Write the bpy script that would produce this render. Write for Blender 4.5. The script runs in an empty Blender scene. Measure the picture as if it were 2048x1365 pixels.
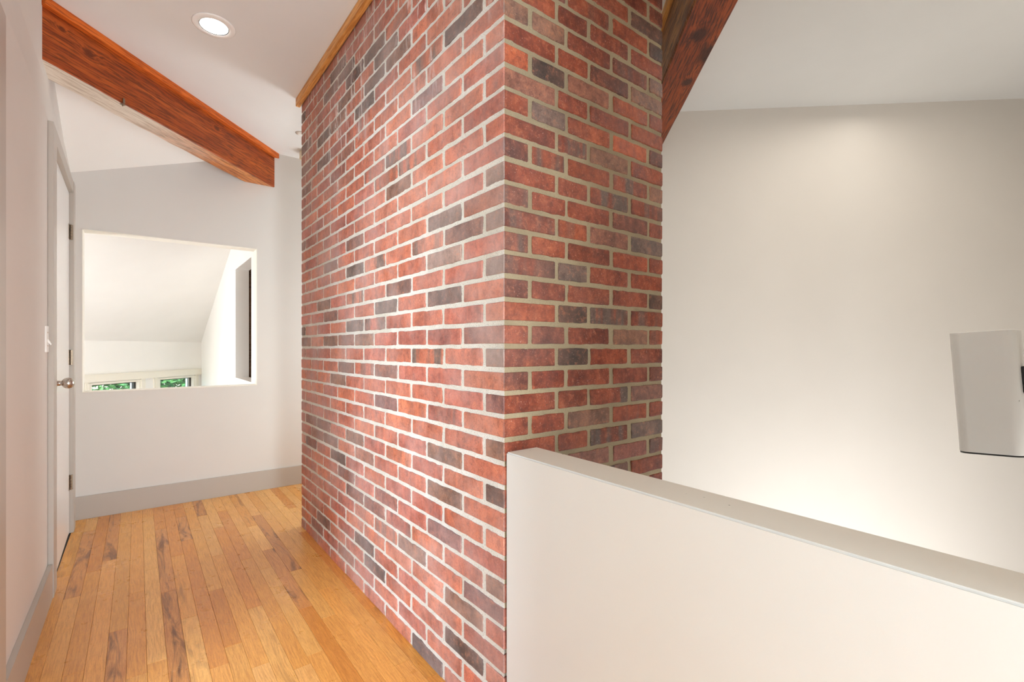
import bpy, bmesh, math, random
from mathutils import Vector, Matrix, noise
R = random.Random(7)
C = bpy.context.scene.collection
scene = bpy.context.scene
H = 1.17                                     # camera height above the hall floor (metres)

# ------------------------------------------------------------------ camera
cam = bpy.data.cameras.new('camera')
cam.sensor_width = 36; cam.lens = 16.6064; cam.shift_x = 0.02393; cam.shift_y = 0.00708
cam.clip_start = 0.02
co = bpy.data.objects.new('camera', cam); C.objects.link(co)
co.location = (0, 0, H); co.rotation_euler = (math.pi/2, 0, -math.radians(36.5369))
scene.camera = co

# ------------------------------------------------------------------ world, daylight and fill lights
w = bpy.data.worlds.new('sky'); scene.world = w; w.use_nodes = True
nt = w.node_tree; bgn = nt.nodes['Background']
sky = nt.nodes.new('ShaderNodeTexSky'); sky.sky_type = 'NISHITA'
sky.sun_elevation = math.radians(48); sky.sun_rotation = math.radians(200); sky.sun_disc = False
nt.links.new(sky.outputs[0], bgn.inputs[0]); bgn.inputs[1].default_value = 1.3

def area(name, loc, target, sx, sy, power, col):
    l = bpy.data.lights.new(name, 'AREA'); l.shape = 'RECTANGLE'; l.size = sx; l.size_y = sy
    l.energy = power; l.color = col
    o = bpy.data.objects.new(name, l); C.objects.link(o); o.location = loc
    o.rotation_euler = (Vector(target)-Vector(loc)).to_track_quat('-Z', 'Y').to_euler()
    return o
# assumed bedroom daylight and stair lamp, plus unseen fill lights added to brighten the rooms
area('assumed_bedroom_daylight', (-2.62, 0.45, 1.35), (0.2, 1.85, 1.15), 1.3, 1.3, 132, (0.80, 0.91, 1.0))  # unseen bedroom window, assumed; lights the hall brick through the doorway
area('hall_fill_light', (0.50, -1.72, 0.85), (0.0, 1.2, 2.7), 0.55, 1.5, 78, (0.76, 0.90, 1.0))  # unseen fill added behind the camera to lift the hall ceiling
area('wing_fill_light', (2.5, 3.72, 1.3), (0.0, 3.8, 1.9), 0.7, 1.4, 33, (0.88, 0.95, 1.0))  # unseen fill added in the wing for the ceiling and far hall
area('side_room_fill_light', (-2.1, 5.05, 0.9), (0.8, 6.0, 1.2), 1.1, 1.8, 74, (0.97, 0.98, 1.0))  # unseen fill added to brighten the neighbouring room
area('stair_low_fill_light', (3.1, -0.06, -0.3), (3.9, 1.6, 0.5), 1.8, 1.9, 60, (1.0, 0.985, 0.97))  # unseen fill added low in the stairwell to brighten its wall and ceiling
area('assumed_stair_lamp', (3.0, 0.55, 2.74), (3.0, 0.55, 0.0), 1.6, 0.9, 11, (1.0, 0.92, 0.82))  # unseen lamp, assumed; warm light from above on stairs and half wall
scene.view_settings.view_transform = 'Standard'; scene.view_settings.look = 'None'
scene.view_settings.gamma = 1; scene.view_settings.use_curve_mapping = False
scene.view_settings.exposure = 0.06
scene.cycles.max_bounces = 12; scene.cycles.diffuse_bounces = 8
scene.cycles.use_denoising = True

# ------------------------------------------------------------------ helpers
def lin(r, g, b):
    f = lambda v: (v/255/12.92) if v/255 <= 0.04045 else ((v/255+0.055)/1.055)**2.4
    return (f(r), f(g), f(b), 1)

def mesh(name, verts, faces, mat=None, smooth=False):
    me = bpy.data.meshes.new(name); me.from_pydata(verts, [], faces); me.validate()
    bm = bmesh.new(); bm.from_mesh(me); bmesh.ops.recalc_face_normals(bm, faces=bm.faces); bm.to_mesh(me); bm.free()
    if mat:
        for m in (mat if isinstance(mat, (list, tuple)) else [mat]): me.materials.append(m)
    if smooth:
        for p in me.polygons: p.use_smooth = True
    return me
def link(name, me, parent=None, loc=(0, 0, 0), rz=0):
    o = bpy.data.objects.new(name, me); C.objects.link(o); o.location = loc; o.rotation_euler = (0, 0, rz)
    if parent: o.parent = parent
    return o
def thing(name, label, cat, loc=(0, 0, 0), rz=0, group=None):
    o = bpy.data.objects.new(name, None); C.objects.link(o); o.empty_display_size = 0.1
    o.location = loc; o.rotation_euler = (0, 0, rz); o['label'] = label; o['category'] = cat
    if group: o['group'] = group
    return o
def struct(o, label=None, cat=None):
    o['kind'] = 'structure'
    if label: o['label'] = label
    if cat: o['category'] = cat
    return o
class MB:
    """collects simple solids into one mesh"""
    def __init__(s): s.v = []; s.f = []; s.m = []
    def add(s, v, f, m=0):
        k = len(s.v); s.v += [tuple(p) for p in v]; s.f += [tuple(k+i for i in q) for q in f]; s.m += [m]*len(f); return s
    def box(s, a, b, m=0):
        (x0, y0, z0), (x1, y1, z1) = a, b
        return s.add([(x0,y0,z0),(x1,y0,z0),(x1,y1,z0),(x0,y1,z0),(x0,y0,z1),(x1,y0,z1),(x1,y1,z1),(x0,y1,z1)],
                     [(0,3,2,1),(4,5,6,7),(0,1,5,4),(1,2,6,5),(2,3,7,6),(3,0,4,7)], m)
    def prism(s, poly, z0, z1, m=0, tops=None):
        n = len(poly); tops = tops or [z1]*n
        v = [(x, y, z0) for x, y in poly]+[(x, y, tops[i]) for i, (x, y) in enumerate(poly)]
        f = [tuple(range(n))[::-1], tuple(range(n, 2*n))]+[(i, (i+1) % n, n+(i+1) % n, n+i) for i in range(n)]
        return s.add(v, f, m)
    def xzprism(s, poly, y0, y1, m=0):
        n = len(poly)
        v = [(x, y0, z) for x, z in poly]+[(x, y1, z) for x, z in poly]
        f = [tuple(range(n)), tuple(range(n, 2*n))[::-1]]+[(i, (i+1) % n, n+(i+1) % n, n+i) for i in range(n)]
        return s.add(v, f, m)
    def lathe(s, prof, axis='z', c=(0, 0, 0), n=32, m=0):
        k = len(prof); v = []; f = []
        for i in range(n):
            a = 2*math.pi*i/n
            for r, h in prof:
                p = (r*math.cos(a), r*math.sin(a), h)
                if axis == 'x': p = (h, p[0], p[1])
                if axis == 'y': p = (p[0], h, p[1])
                v.append((c[0]+p[0], c[1]+p[1], c[2]+p[2]))
        for i in range(n):
            j = (i+1) % n
            for q in range(k-1): f.append((i*k+q, j*k+q, j*k+q+1, i*k+q+1))
        return s.add(v, f, m)
    def mesh(s, name, mats, smooth=False, bevel=0, seg=2):
        me = bpy.data.meshes.new(name); me.from_pydata(s.v, [], s.f)
        for p, m in zip(me.polygons, s.m): p.material_index = m
        for m in (mats if isinstance(mats, (list, tuple)) else [mats]): me.materials.append(m)
        bm = bmesh.new(); bm.from_mesh(me)
        bmesh.ops.remove_doubles(bm, verts=bm.verts, dist=1e-6)
        bmesh.ops.recalc_face_normals(bm, faces=bm.faces)
        if bevel:
            es = [e for e in bm.edges if len(e.link_faces) == 2 and e.calc_face_angle(0) > 0.5]
            bmesh.ops.bevel(bm, geom=es, offset=bevel, segments=seg, affect='EDGES', clamp_overlap=True)
        bm.to_mesh(me); bm.free()
        if smooth:
            for p in me.polygons: p.use_smooth = True
        return me
    def build(s, name, mats, parent=None, loc=(0, 0, 0), rz=0, **k):
        return link(name, s.mesh(name, mats, **k), parent, loc, rz)

# ------------------------------------------------------------------ materials
class NT:
    def __init__(s, name):
        s.m = bpy.data.materials.new(name); s.m.use_nodes = True; s.t = s.m.node_tree
        s.b = s.t.nodes['Principled BSDF']; s.out = s.t.nodes['Material Output']
    def n(s, typ, **k):
        nd = s.t.nodes.new('ShaderNode'+typ)
        for a, v in k.items():
            if a.startswith('i_'): nd.inputs[a[2:].replace('_', ' ')].default_value = v
            else: setattr(nd, a, v)
        return nd
    def l(s, a, b): s.t.links.new(a, b)
    def noise(s, vec, scale, detail=4, rough=0.55, dist=0.0):
        nd = s.n('TexNoise', i_Scale=scale, i_Detail=detail, i_Roughness=rough, i_Distortion=dist)
        if vec is not None: s.l(vec, nd.inputs['Vector'])
        return nd.outputs['Fac']
    def ramp(s, fac, stops, interp='LINEAR'):
        nd = s.n('ValToRGB'); cr = nd.color_ramp; cr.interpolation = interp
        while len(cr.elements) < len(stops): cr.elements.new(0.5)
        for e, (p, c) in zip(cr.elements, stops): e.position = p; e.color = c if isinstance(c, tuple) else (c, c, c, 1)
        s.l(fac, nd.inputs[0]); return nd.outputs[0]
    def mix(s, fac, a, b, mode='MIX'):
        nd = s.n('Mix', data_type='RGBA', blend_type=mode)
        for i, v in ((0, fac), (6, a), (7, b)):
            if hasattr(v, 'is_linked'): s.l(v, nd.inputs[i])
            else: nd.inputs[i].default_value = v
        return nd.outputs[2]
    def math(s, op, a, b=0.0, c=None, clamp=False):
        nd = s.n('Math', operation=op, use_clamp=clamp)
        for i, v in enumerate((a, b) if c is None else (a, b, c)):
            if hasattr(v, 'is_linked'): s.l(v, nd.inputs[i])
            else: nd.inputs[i].default_value = v
        return nd.outputs[0]
    def vadd(s, a, b):
        nd = s.n('VectorMath', operation='ADD'); s.l(a, nd.inputs[0]); s.l(b, nd.inputs[1]); return nd.outputs[0]
    def vscale(s, a, sc):
        nd = s.n('VectorMath', operation='MULTIPLY'); s.l(a, nd.inputs[0]); nd.inputs[1].default_value = sc; return nd.outputs[0]
    def coord(s, k='Object'): return s.n('TexCoord').outputs[k]
    def pos(s): return s.n('NewGeometry').outputs['Position']
    def bump(s, h, strength=0.3, dist=0.002, prev=None):
        nd = s.n('Bump', i_Strength=strength, i_Distance=dist); s.l(h, nd.inputs['Height'])
        if prev is not None: s.l(prev, nd.inputs['Normal'])
        s.l(nd.outputs[0], s.b.inputs['Normal']); return nd.outputs[0]
    def col(s, v):
        if hasattr(v, 'is_linked'): s.l(v, s.b.inputs['Base Color'])
        else: s.b.inputs['Base Color'].default_value = v
    def rough(s, v):
        if hasattr(v, 'is_linked'): s.l(v, s.b.inputs['Roughness'])
        else: s.b.inputs['Roughness'].default_value = v

def paint(name, c, rough=0.6, mottled=0.02, bump=0.06, specks=False):
    t = NT(name); p = t.pos()
    n = t.noise(p, 1.7, 3)
    dark = tuple(v*(1-mottled*2) for v in c[:3])+(1,)
    base = t.mix(t.ramp(n, [(0.3, 0.0), (0.7, 1.0)]), dark, c)
    if specks:
        v = t.n('TexVoronoi', i_Scale=38.0); t.l(p, v.inputs['Vector'])
        m = t.math('LESS_THAN', v.outputs['Distance'], 0.085)
        m2 = t.math('GREATER_THAN', t.noise(p, 9, 1), 0.60)
        base = t.mix(t.math('MULTIPLY', m, m2), base, lin(90, 80, 68))
    t.col(base); t.rough(rough)
    t.bump(t.noise(p, 260, 3, 0.6), bump, 0.001)
    return t.m

M_wall = paint('wall_paint', lin(222, 218, 212))
M_wallb = paint('back_wall_paint', lin(220, 217, 212))
M_half = paint('half_wall_paint', lin(217, 217, 214), 0.45)
M_halftop = paint('half_wall_top_paint', lin(226, 219, 206), 0.5, specks=True)
M_ceil = paint('ceiling_paint', lin(233, 234, 233), 0.7)
M_side = paint('side_room_paint', lin(240, 238, 234), 0.6)
M_jamb = paint('opening_edge_paint', lin(243, 240, 230), 0.5)
M_trim = paint('grey_trim_paint', lin(186, 178, 168), 0.38, 0.015, 0.03)
M_door = paint('door_paint', lin(236, 235, 232), 0.25, 0.01, 0.02)
M_white = paint('white_plastic', lin(240, 239, 235), 0.35, 0.0, 0.0)
M_case = paint('window_casing_paint', lin(236, 231, 218), 0.45, 0.01, 0.02)
M_cream = paint('cream_plastic', lin(226, 220, 196), 0.4, 0.0, 0.0)
M_ring = paint('lamp_trim_white', lin(250, 250, 248), 0.4, 0.0, 0.0)
M_dark = paint('black_plastic', lin(28, 27, 26), 0.4, 0.0, 0.0)
M_gap = paint('dark_floor_base', lin(70, 64, 58), 0.8, 0.0, 0.0)  # dark floor base showing in the joints between strips

def metal(name, c, rough):
    t = NT(name); t.col(c); t.b.inputs['Metallic'].default_value = 1
    t.rough(t.ramp(t.noise(t.vscale(t.coord(), (6, 200, 200)), 3, 2), [(0.3, rough*0.8), (0.7, rough*1.2)]))
    return t.m
M_nickel = metal('brushed_nickel', lin(190, 182, 172), 0.28)
M_hinge = metal('aged_hinge_metal', lin(150, 134, 116), 0.4)

def speaker_mat():
    t = NT('speaker_shell'); p = t.coord(); t.col(lin(246, 246, 243)); t.rough(0.42)
    v = t.n('TexVoronoi', i_Scale=24.0); t.l(p, v.inputs['Vector'])
    m = t.math('MULTIPLY', t.math('LESS_THAN', v.outputs['Distance'], 0.05), t.math('GREATER_THAN', t.noise(p, 11, 1), 0.58))
    t.col(t.mix(m, lin(246, 246, 243), lin(110, 104, 92))); t.bump(t.noise(p, 400, 2), 0.08, 0.0005)
    return t.m
M_speaker = speaker_mat()

def brick_mat():
    t = NT('fired_brick'); oi = t.n('ObjectInfo'); oc = t.coord(); p = t.pos()
    off = t.n('CombineXYZ'); r = oi.outputs['Random']
    for i, k in enumerate((37.0, 91.0, 53.0)): t.l(t.math('MULTIPLY', r, k), off.inputs[i])
    v = t.vadd(oc, off.outputs[0]) 
    base = oi.outputs['Color']
    soft = t.noise(v, 9, 4, 0.6)
    c = t.mix(t.ramp(soft, [(0.32, 0.0), (0.68, 1.0)]), t.mix(1.0, base, lin(196, 186, 182), 'MULTIPLY'), t.mix(0.16, base, lin(232, 150, 110)))
    # flashed (kiln-darkened) vertical bands across the long face, only where the brick has them
    sx = t.n('SeparateXYZ'); t.l(v, sx.inputs[0])
    bx = t.n('CombineXYZ'); t.l(sx.outputs[0], bx.inputs[0]); t.l(t.math('MULTIPLY', sx.outputs[2], 0.12), bx.inputs[2])
    band = t.ramp(t.noise(bx.outputs[0], 17, 2, 0.5), [(0.46, 0.0), (0.58, 1.0)])
    amt = t.math('MULTIPLY', band, t.math('SUBTRACT', 1.0, oi.outputs['Alpha']))
    c = t.mix(amt, c, lin(96, 84, 76))
    faint = t.ramp(t.noise(bx.outputs[0], 26, 3, 0.6), [(0.40, 0.80), (0.62, 1.06)])
    c = t.mix(0.75, c, faint, 'MULTIPLY')
    # grit, nicks and lime dust, thicker on the hall face to paint its brighter light
    pat = t.noise(v, 42, 5, 0.72, 0.4)
    c = t.mix(t.ramp(pat, [(0.36, 0.50), (0.50, 0.0)]), c, t.mix(1.0, c, lin(150, 120, 112), 'MULTIPLY'))
    c = t.mix(t.ramp(pat, [(0.54, 0.0), (0.70, 0.35)]), c, lin(218, 134, 92))
    grit = t.noise(v, 210, 3, 0.7)
    c = t.mix(t.ramp(grit, [(0.30, 0.75), (0.43, 0.0)]), c, lin(74, 52, 44))
    c = t.mix(t.ramp(grit, [(0.62, 0.0), (0.74, 0.6)]), c, lin(226, 190, 170))
    dust = t.noise(p, 3.2, 5, 0.65)
    # old efflorescence: pale streaks running down high on the hall side of the stack
    sp = t.n('SeparateXYZ'); t.l(p, sp.inputs[0])
    st = t.noise(t.vscale(p, (9, 9, 1.6)), 2.4, 5, 0.68, 0.7)
    hi = t.ramp(t.math('MULTIPLY', sp.outputs[2], 0.3333), [(0.66, 0.0), (0.80, 1.0)])
    side = t.math('LESS_THAN', sp.outputs[0], 0.8685)
    c = t.mix(t.math('MULTIPLY', t.math('ADD', t.math('MULTIPLY', side, 0.8), 0.2), t.ramp(dust, [(0.38, 0.06), (0.68, 0.42)])), c, lin(206, 188, 184))
    m = t.math('MULTIPLY', t.math('MULTIPLY', t.ramp(st, [(0.55, 0.0), (0.66, 0.85)]), hi), side)
    c = t.mix(m, c, lin(226, 214, 208))
    soot = t.math('MULTIPLY', t.math('MULTIPLY', t.ramp(t.noise(p, 3.0, 3), [(0.42, 0.0), (0.68, 0.45)]), hi), side)
    c = t.mix(soot, c, lin(112, 96, 88))
    t.col(c); t.rough(t.ramp(soft, [(0.3, 0.50), (0.7, 0.78)]))
    b1 = t.bump(t.noise(v, 34, 4, 0.6), 0.55, 0.004)
    t.bump(grit, 0.5, 0.0012, b1)
    t.b.inputs['Specular IOR Level'].default_value = 0.35
    return t.m
M_brick = brick_mat()

def mortar_mat():
    t = NT('sandy_mortar'); p = t.pos()
    g = t.noise(p, 330, 4, 0.75)
    c = t.mix(t.ramp(t.noise(p, 4, 4), [(0.35, 0.0), (0.65, 1.0)]), lin(214, 210, 198), lin(232, 229, 222))
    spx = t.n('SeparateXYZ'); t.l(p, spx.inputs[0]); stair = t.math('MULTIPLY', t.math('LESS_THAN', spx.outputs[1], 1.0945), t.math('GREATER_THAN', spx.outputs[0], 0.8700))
    c = t.mix(stair, c, t.mix(t.ramp(t.noise(p, 4, 4), [(0.35, 0.0), (0.65, 1.0)]), lin(158, 142, 114), lin(178, 162, 132)))  # stair-side shade put into darker, tanner mortar colours
    c = t.mix(t.ramp(g, [(0.36, 0.6), (0.47, 0.0)]), c, lin(112, 104, 90))
    t.col(c); t.rough(0.95)
    t.bump(g, 0.9, 0.003)
    return t.m
M_mortar = mortar_mat()

def plank_mat():
    t = NT('oak_strip'); oi = t.n('ObjectInfo'); oc = t.coord(); p = t.pos()
    off = t.n('CombineXYZ'); r = oi.outputs['Random']
    for i, k in enumerate((31.0, 77.0, 13.0)): t.l(t.math('MULTIPLY', r, k), off.inputs[i])
    v = t.vadd(oc, off.outputs[0])
    base = oi.outputs['Color']
    warp = t.noise(t.vscale(v, (5, 1.3, 1)), 2.2, 3, 0.5)
    wv = t.n('CombineXYZ'); sx = t.n('SeparateXYZ'); t.l(v, sx.inputs[0])
    t.l(t.math('ADD', sx.outputs[0], t.math('MULTIPLY', warp, 0.035)), wv.inputs[0]); t.l(t.math('MULTIPLY', sx.outputs[1], 0.05), wv.inputs[1])
    rings = t.noise(wv.outputs[0], 190, 3, 0.62)
    c = t.mix(t.ramp(rings, [(0.36, 0.42), (0.60, 0.0)]), base, t.mix(1.0, base, lin(188, 150, 110), 'MULTIPLY'))
    pores = t.noise(t.vscale(v, (60, 2.4, 1)), 22, 2, 0.6)
    c = t.mix(t.ramp(pores, [(0.32, 0.55), (0.42, 0.0)]), c, t.mix(1.0, base, lin(160, 118, 82), 'MULTIPLY'))
    heart = t.noise(t.vscale(v, (7, 0.9, 1)), 2.6, 4, 0.6, 1.2)
    hm = t.math('MULTIPLY', t.ramp(heart, [(0.50, 0.0), (0.66, 1.0)]), t.math('SUBTRACT', 1.0, oi.outputs['Alpha']))
    c = t.mix(hm, c, lin(104, 58, 24))
    t.col(c)
    sc = t.noise(t.vscale(p, (1, 1, 1)), 6, 5, 0.7)
    t.rough(t.ramp(sc, [(0.3, 0.24), (0.7, 0.40)]))
    t.bump(t.noise(t.vscale(v, (40, 3, 1)), 12, 3, 0.6), 0.12, 0.0006)
    t.b.inputs['Coat Weight'].default_value = 0.15; t.b.inputs['Coat Roughness'].default_value = 0.2
    return t.m
M_plank = plank_mat()

def timber(name, a, b, dark, pale_end=None, knots=2.2, rough=0.45, wane=False, spots=()):
    """a rough-sawn fir: local x runs along the grain"""
    t = NT(name); oc = t.coord()
    sx = t.n('SeparateXYZ'); t.l(oc, sx.inputs[0])
    vo = t.n('TexVoronoi', i_Scale=knots); vo.inputs['Randomness'].default_value = 1.0
    t.l(t.vscale(oc, (1, 2.2, 2.2)), vo.inputs['Vector'])
    kn = t.math('POWER', t.math('SUBTRACT', 1.0, vo.outputs['Distance'], clamp=True), 14.0 if not spots else 200.0)
    for (kx_, ky_, kz_, kr_) in spots:
        cb = t.n('CombineXYZ'); 
        for i_, k_ in enumerate((-kx_, -ky_, -kz_)): cb.inputs[i_].default_value = k_
        dd = t.n('VectorMath', operation='LENGTH'); t.l(t.vscale(t.vadd(oc, cb.outputs[0]), (0.62, 1, 1)), dd.inputs[0])
        one = t.math('POWER', 2.718, t.math('MULTIPLY', dd.outputs['Value'], -1.0/kr_))
        kn = t.math('MAXIMUM', kn, one)
    vv = t.n('CombineXYZ')
    t.l(t.math('MULTIPLY', sx.outputs[0], 0.045), vv.inputs[0])
    warp = t.math('MULTIPLY', t.noise(t.vscale(oc, (1.3, 3, 3)), 1.6, 3), 0.035)
    kw = t.math('ADD', warp, t.math('MULTIPLY', kn, 0.030))
    t.l(t.math('ADD', sx.outputs[1], kw), vv.inputs[1]); t.l(t.math('ADD', sx.outputs[2], kw), vv.inputs[2])
    g = t.noise(vv.outputs[0], 150, 3, 0.6)
    broad = t.noise(vv.outputs[0], 22, 3, 0.55)
    c = t.mix(t.ramp(broad, [(0.36, 0.0), (0.62, 1.0)]), a, b)
    c = t.mix(t.ramp(g, [(0.40, 0.85), (0.56, 0.0)]), c, dark)
    saw = t.noise(t.vscale(oc, (60, 1.5, 1.5)), 3, 3, 0.6)
    c = t.mix(t.ramp(saw, [(0.60, 0.0), (0.78, 0.30)]), c, b)
    c = t.mix(t.ramp(kn, [(0.30, 0.0), (0.55, 0.9)]), c, dark)
    if pale_end:
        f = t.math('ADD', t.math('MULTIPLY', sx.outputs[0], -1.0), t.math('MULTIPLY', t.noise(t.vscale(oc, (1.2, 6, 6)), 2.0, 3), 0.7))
        mk = t.ramp(t.math('ADD', f, 0.05), [(0.0, 0.0), (0.75, 1.0)])  # underside colour pales towards the left-wall end
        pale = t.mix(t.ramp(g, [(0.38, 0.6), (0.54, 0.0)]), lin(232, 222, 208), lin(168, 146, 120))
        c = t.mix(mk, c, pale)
    t.col(c); t.rough(rough)
    b1 = t.bump(g, 0.5, 0.002)
    t.bump(t.noise(oc, 6, 5, 0.7), 0.9 if wane else 0.15, 0.02 if wane else 0.004, b1)
    t.b.inputs['Specular IOR Level'].default_value = 0.3
    return t.m
M_fir = timber('reddish_fir', lin(148, 64, 20), lin(184, 90, 30), lin(98, 42, 14), knots=0.9, spots=((-0.669, 0, 0.163, 0.020), (0.232, 0, 0.191, 0.018), (-0.8, 0, 0.2, 0.012)))
M_firlow = timber('pale_end_fir_underside', lin(196, 112, 50), lin(224, 150, 84), lin(120, 60, 24), pale_end=True)
M_fircap = timber('fir_cap', lin(206, 98, 30), lin(222, 116, 42), lin(160, 70, 22), knots=0.6)
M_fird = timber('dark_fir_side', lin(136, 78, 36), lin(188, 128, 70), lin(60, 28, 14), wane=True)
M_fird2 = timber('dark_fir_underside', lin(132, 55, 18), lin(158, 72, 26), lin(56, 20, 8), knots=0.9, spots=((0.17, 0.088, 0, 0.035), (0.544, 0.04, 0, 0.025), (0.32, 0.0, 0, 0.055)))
M_pine = timber('pale_pine_strip', lin(222, 158, 84), lin(234, 176, 104), lin(186, 118, 54), knots=0.8)
M_brown = timber('brown_panel_wood', lin(140, 106, 76), lin(160, 124, 92), lin(104, 76, 52), knots=0.5)

def emis(name, c, s):
    t = NT(name); t.col((1, 1, 1, 1)); t.b.inputs['Emission Color'].default_value = c; t.b.inputs['Emission Strength'].default_value = s
    return t.m
def glass(name):
    t = NT(name); t.col((1, 1, 1, 1)); t.rough(0.0); t.b.inputs['Transmission Weight'].default_value = 1.0; t.b.inputs['IOR'].default_value = 1.45
    return t.m
M_glass = glass('window_glass')
M_lens = emis('lamp_lens', (1.0, 0.97, 0.92, 1), 9.0)

def leafmat(name, a, b):
    t = NT(name); n = t.noise(t.pos(), 9, 3)
    t.col(t.mix(t.ramp(n, [(0.35, 0.0), (0.65, 1.0)]), a, b)); t.rough(0.45)
    return t.m
M_leaf = leafmat('leaf_green', lin(60, 140, 56), lin(150, 200, 84))
M_leaf2 = leafmat('leaf_deep_green', lin(40, 116, 62), lin(120, 176, 90))
M_bark = leafmat('bark', lin(70, 54, 42), lin(98, 80, 62))
M_grass = leafmat('lawn', lin(70, 110, 48), lin(104, 140, 66))

# ------------------------------------------------------------------ the building shell
def LX(y): return -0.336-0.0128*max(0.0, y-3.0)
CZ = 2.81
SK = 2.42
def SZ(x, y):
    s = (-x+y)*0.70711
    return CZ if s < SK else 2.364-0.4696*(s-3.256)
YB = 4.25; TB = 0.12                    # back wall with the interior opening
CX, CY, CE, CR = 0.866, 1.0874, 3.222, 1.666   # chimney: hall face x, near face y, far end y, right x

# floor base and the strips on it
fl = MB()
fl.prism([(-0.345, -1.8), (0.95, -1.8), (0.95, 3.15), (2.7, 3.15), (2.7, 4.25), (-0.36, 4.25)], -0.14, -0.010)
floor = struct(fl.build('floor', M_gap))
def plank_mesh(wd, ln, th=0.009, ch=0.0007):
    x, y = wd/2-0.0003, ln/2-0.0004
    v = []
    for (a, b, z) in ((x, y, -th), (x, y, -ch), (x-ch, y-ch, 0)):
        v += [(-a, -b, z), (a, -b, z), (a, b, z), (-a, b, z)]
    f = [(0, 3, 2, 1), (8, 9, 10, 11)]
    for k in (0, 4): f += [(k+i, k+(i+1) % 4, k+4+(i+1) % 4, k+4+i) for i in range(4)]
    return mesh('plank', v, f, M_plank)
PX0, PW = -0.3383, 0.0611
JOINTS = {0: [3.238, 1.62], 1: [2.939, 1.70, 3.95], 2: [3.217, 2.25], 3: [3.332, 2.02, 1.2], 4: [3.768, 2.484, 1.55], 5: [2.817, 2.10],
          6: [3.066, 2.15, 4.02], 7: [3.716, 2.738, 1.75], 8: [3.182, 2.42], 9: [1.985, 3.40, 3.90], 10: [3.594, 2.62], 11: [3.838, 3.05, 1.9],
          12: [3.52, 2.34], 13: [3.86, 2.90, 1.8], 14: [3.30, 2.719], 15: [3.42, 2.964, 2.2], 16: [2.601, 3.62], 17: [2.316, 3.75], 18: [2.75, 1.6], 19: [3.12, 2.02]}
HEART = [(-0.131, 3.60), (-0.234, 3.50), (0.266, 3.72), (0.385, 4.03), (0.586, 2.9), (0.10, 3.2), (0.69, 2.8), (0.10, 1.9), (-0.04, 2.3)]
planks = []
for row in range(50):
    x0 = PX0+row*PW; x1 = x0+PW
    if x1 > 2.7: break
    ya = -1.8 if x0 < 0.85 else 3.225
    js = list(JOINTS.get(row, []))
    lo = min(js) if js else 4.25
    while lo-0.3 > ya:
        lo -= R.uniform(0.45, 1.1); 
        if lo > ya+0.2: js.append(lo)
    js = sorted([j for j in js if ya+0.1 < j < 4.2])
    ys = [ya]+js+[4.245]
    for a, b in zip(ys, ys[1:]): planks.append((x0, x1, a, b))
for (x0, x1, a, b) in planks:
    ln = round(b-a, 3)
    o = link('plank', plank_mesh(PW, ln), floor, ((x0+x1)/2, (a+b)/2, R.uniform(-0.0004, 0.0002)))
    k = R.random(); heart = 1.0 if R.random() > 0.2 else R.uniform(0.5, 0.9)
    tone = R.choice([(236, 174, 92), (232, 166, 82), (240, 182, 102), (228, 160, 76), (236, 170, 88), (222, 150, 70), (238, 180, 104)])
    for hx, hy in HEART:
        if x0 <= hx < x1 and a <= hy < b: heart = 0.12; tone = (218, 152, 84)
    if x0 < -0.3 and a < 3.6 < b: tone = (238, 172, 74)
    j = R.uniform(-6, 6); c = lin(tone[0]+j, tone[1]+j, tone[2]+j)
    o.color = (c[0], c[1], c[2], heart)

# ceiling: flat over hall and stairs, sloping down beyond the diagonal beam
sk = 2.44/0.70711                                   # where -x+y = sk the slope begins
cm = MB().prism([(-0.46, -1.9), (5.4, -1.9), (5.4, sk+5.4), (-0.46, sk-0.46)], CZ, CZ+0.05)
struct(cm.build('ceiling', M_ceil))
far = 5.62/0.70711; sk = 2.40/0.70711
def slope_z(x, y): return 2.364-0.4696*((-x+y)*0.70711-3.256)
pl = [(-2.35, sk-2.35), (1.3, sk+1.3), (1.3, far+1.3), (-2.35, far-2.35)]
cs = MB(); n = 4
cs.add([(x, y, slope_z(x, y)) for x, y in pl]+[(x, y, slope_z(x, y)+0.05) for x, y in pl],
       [(0, 3, 2, 1), (4, 5, 6, 7), (0, 1, 5, 4), (1, 2, 6, 5), (2, 3, 7, 6), (3, 0, 4, 7)])
struct(cs.build('ceiling', M_side))

# left wall, slightly out of parallel, with the closet doorway and the nearer doorway
def lw(mb, y0, y1, z0, z1=None):
    if z1 is not None: z1 = min(z1, 2.24)
    L = lambda y, z: LX(y)-0.021*min(1.0, max(0.0, (z-2.24)/0.22))
    ZA = 2.24; n = max(1, int((y1-y0)/0.2))
    for i in range(n):
        a = y0+(y1-y0)*i/n; b = y0+(y1-y0)*(i+1)/n
        lo = z0
        for hi in ([ZA, 2.46, None]):
            if hi is not None and hi <= lo: continue
            if hi is not None and hi >= min(SZ(LX(a), a), SZ(LX(b), b)) + 0.01: hi = None
            ta, tb = (hi, hi) if hi is not None else (SZ(LX(a), a)+0.02, SZ(LX(b), b)+0.02)
            v = [(L(a, lo), a, lo), (L(b, lo), b, lo), (LX(b)-TB, b, lo), (LX(a)-TB, a, lo), (L(a, ta), a, ta), (L(b, tb), b, tb), (LX(b)-TB, b, tb), (LX(a)-TB, a, ta)]
            mb.add(v, [(0,3,2,1),(4,5,6,7),(0,1,5,4),(1,2,6,5),(2,3,7,6),(3,0,4,7)])
            lo = hi
            if hi is None or (z1 is not None): break
wl = MB()
lw(wl, -1.8, 0.95, -0.1); lw(wl, 0.95, 1.885, 2.10); lw(wl, 1.885, 3.105, -0.1); lw(wl, 3.105, 3.985, 2.165); lw(wl, 3.985, 4.25, -0.1)
struct(wl.build('wall_left', M_wall))

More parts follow.
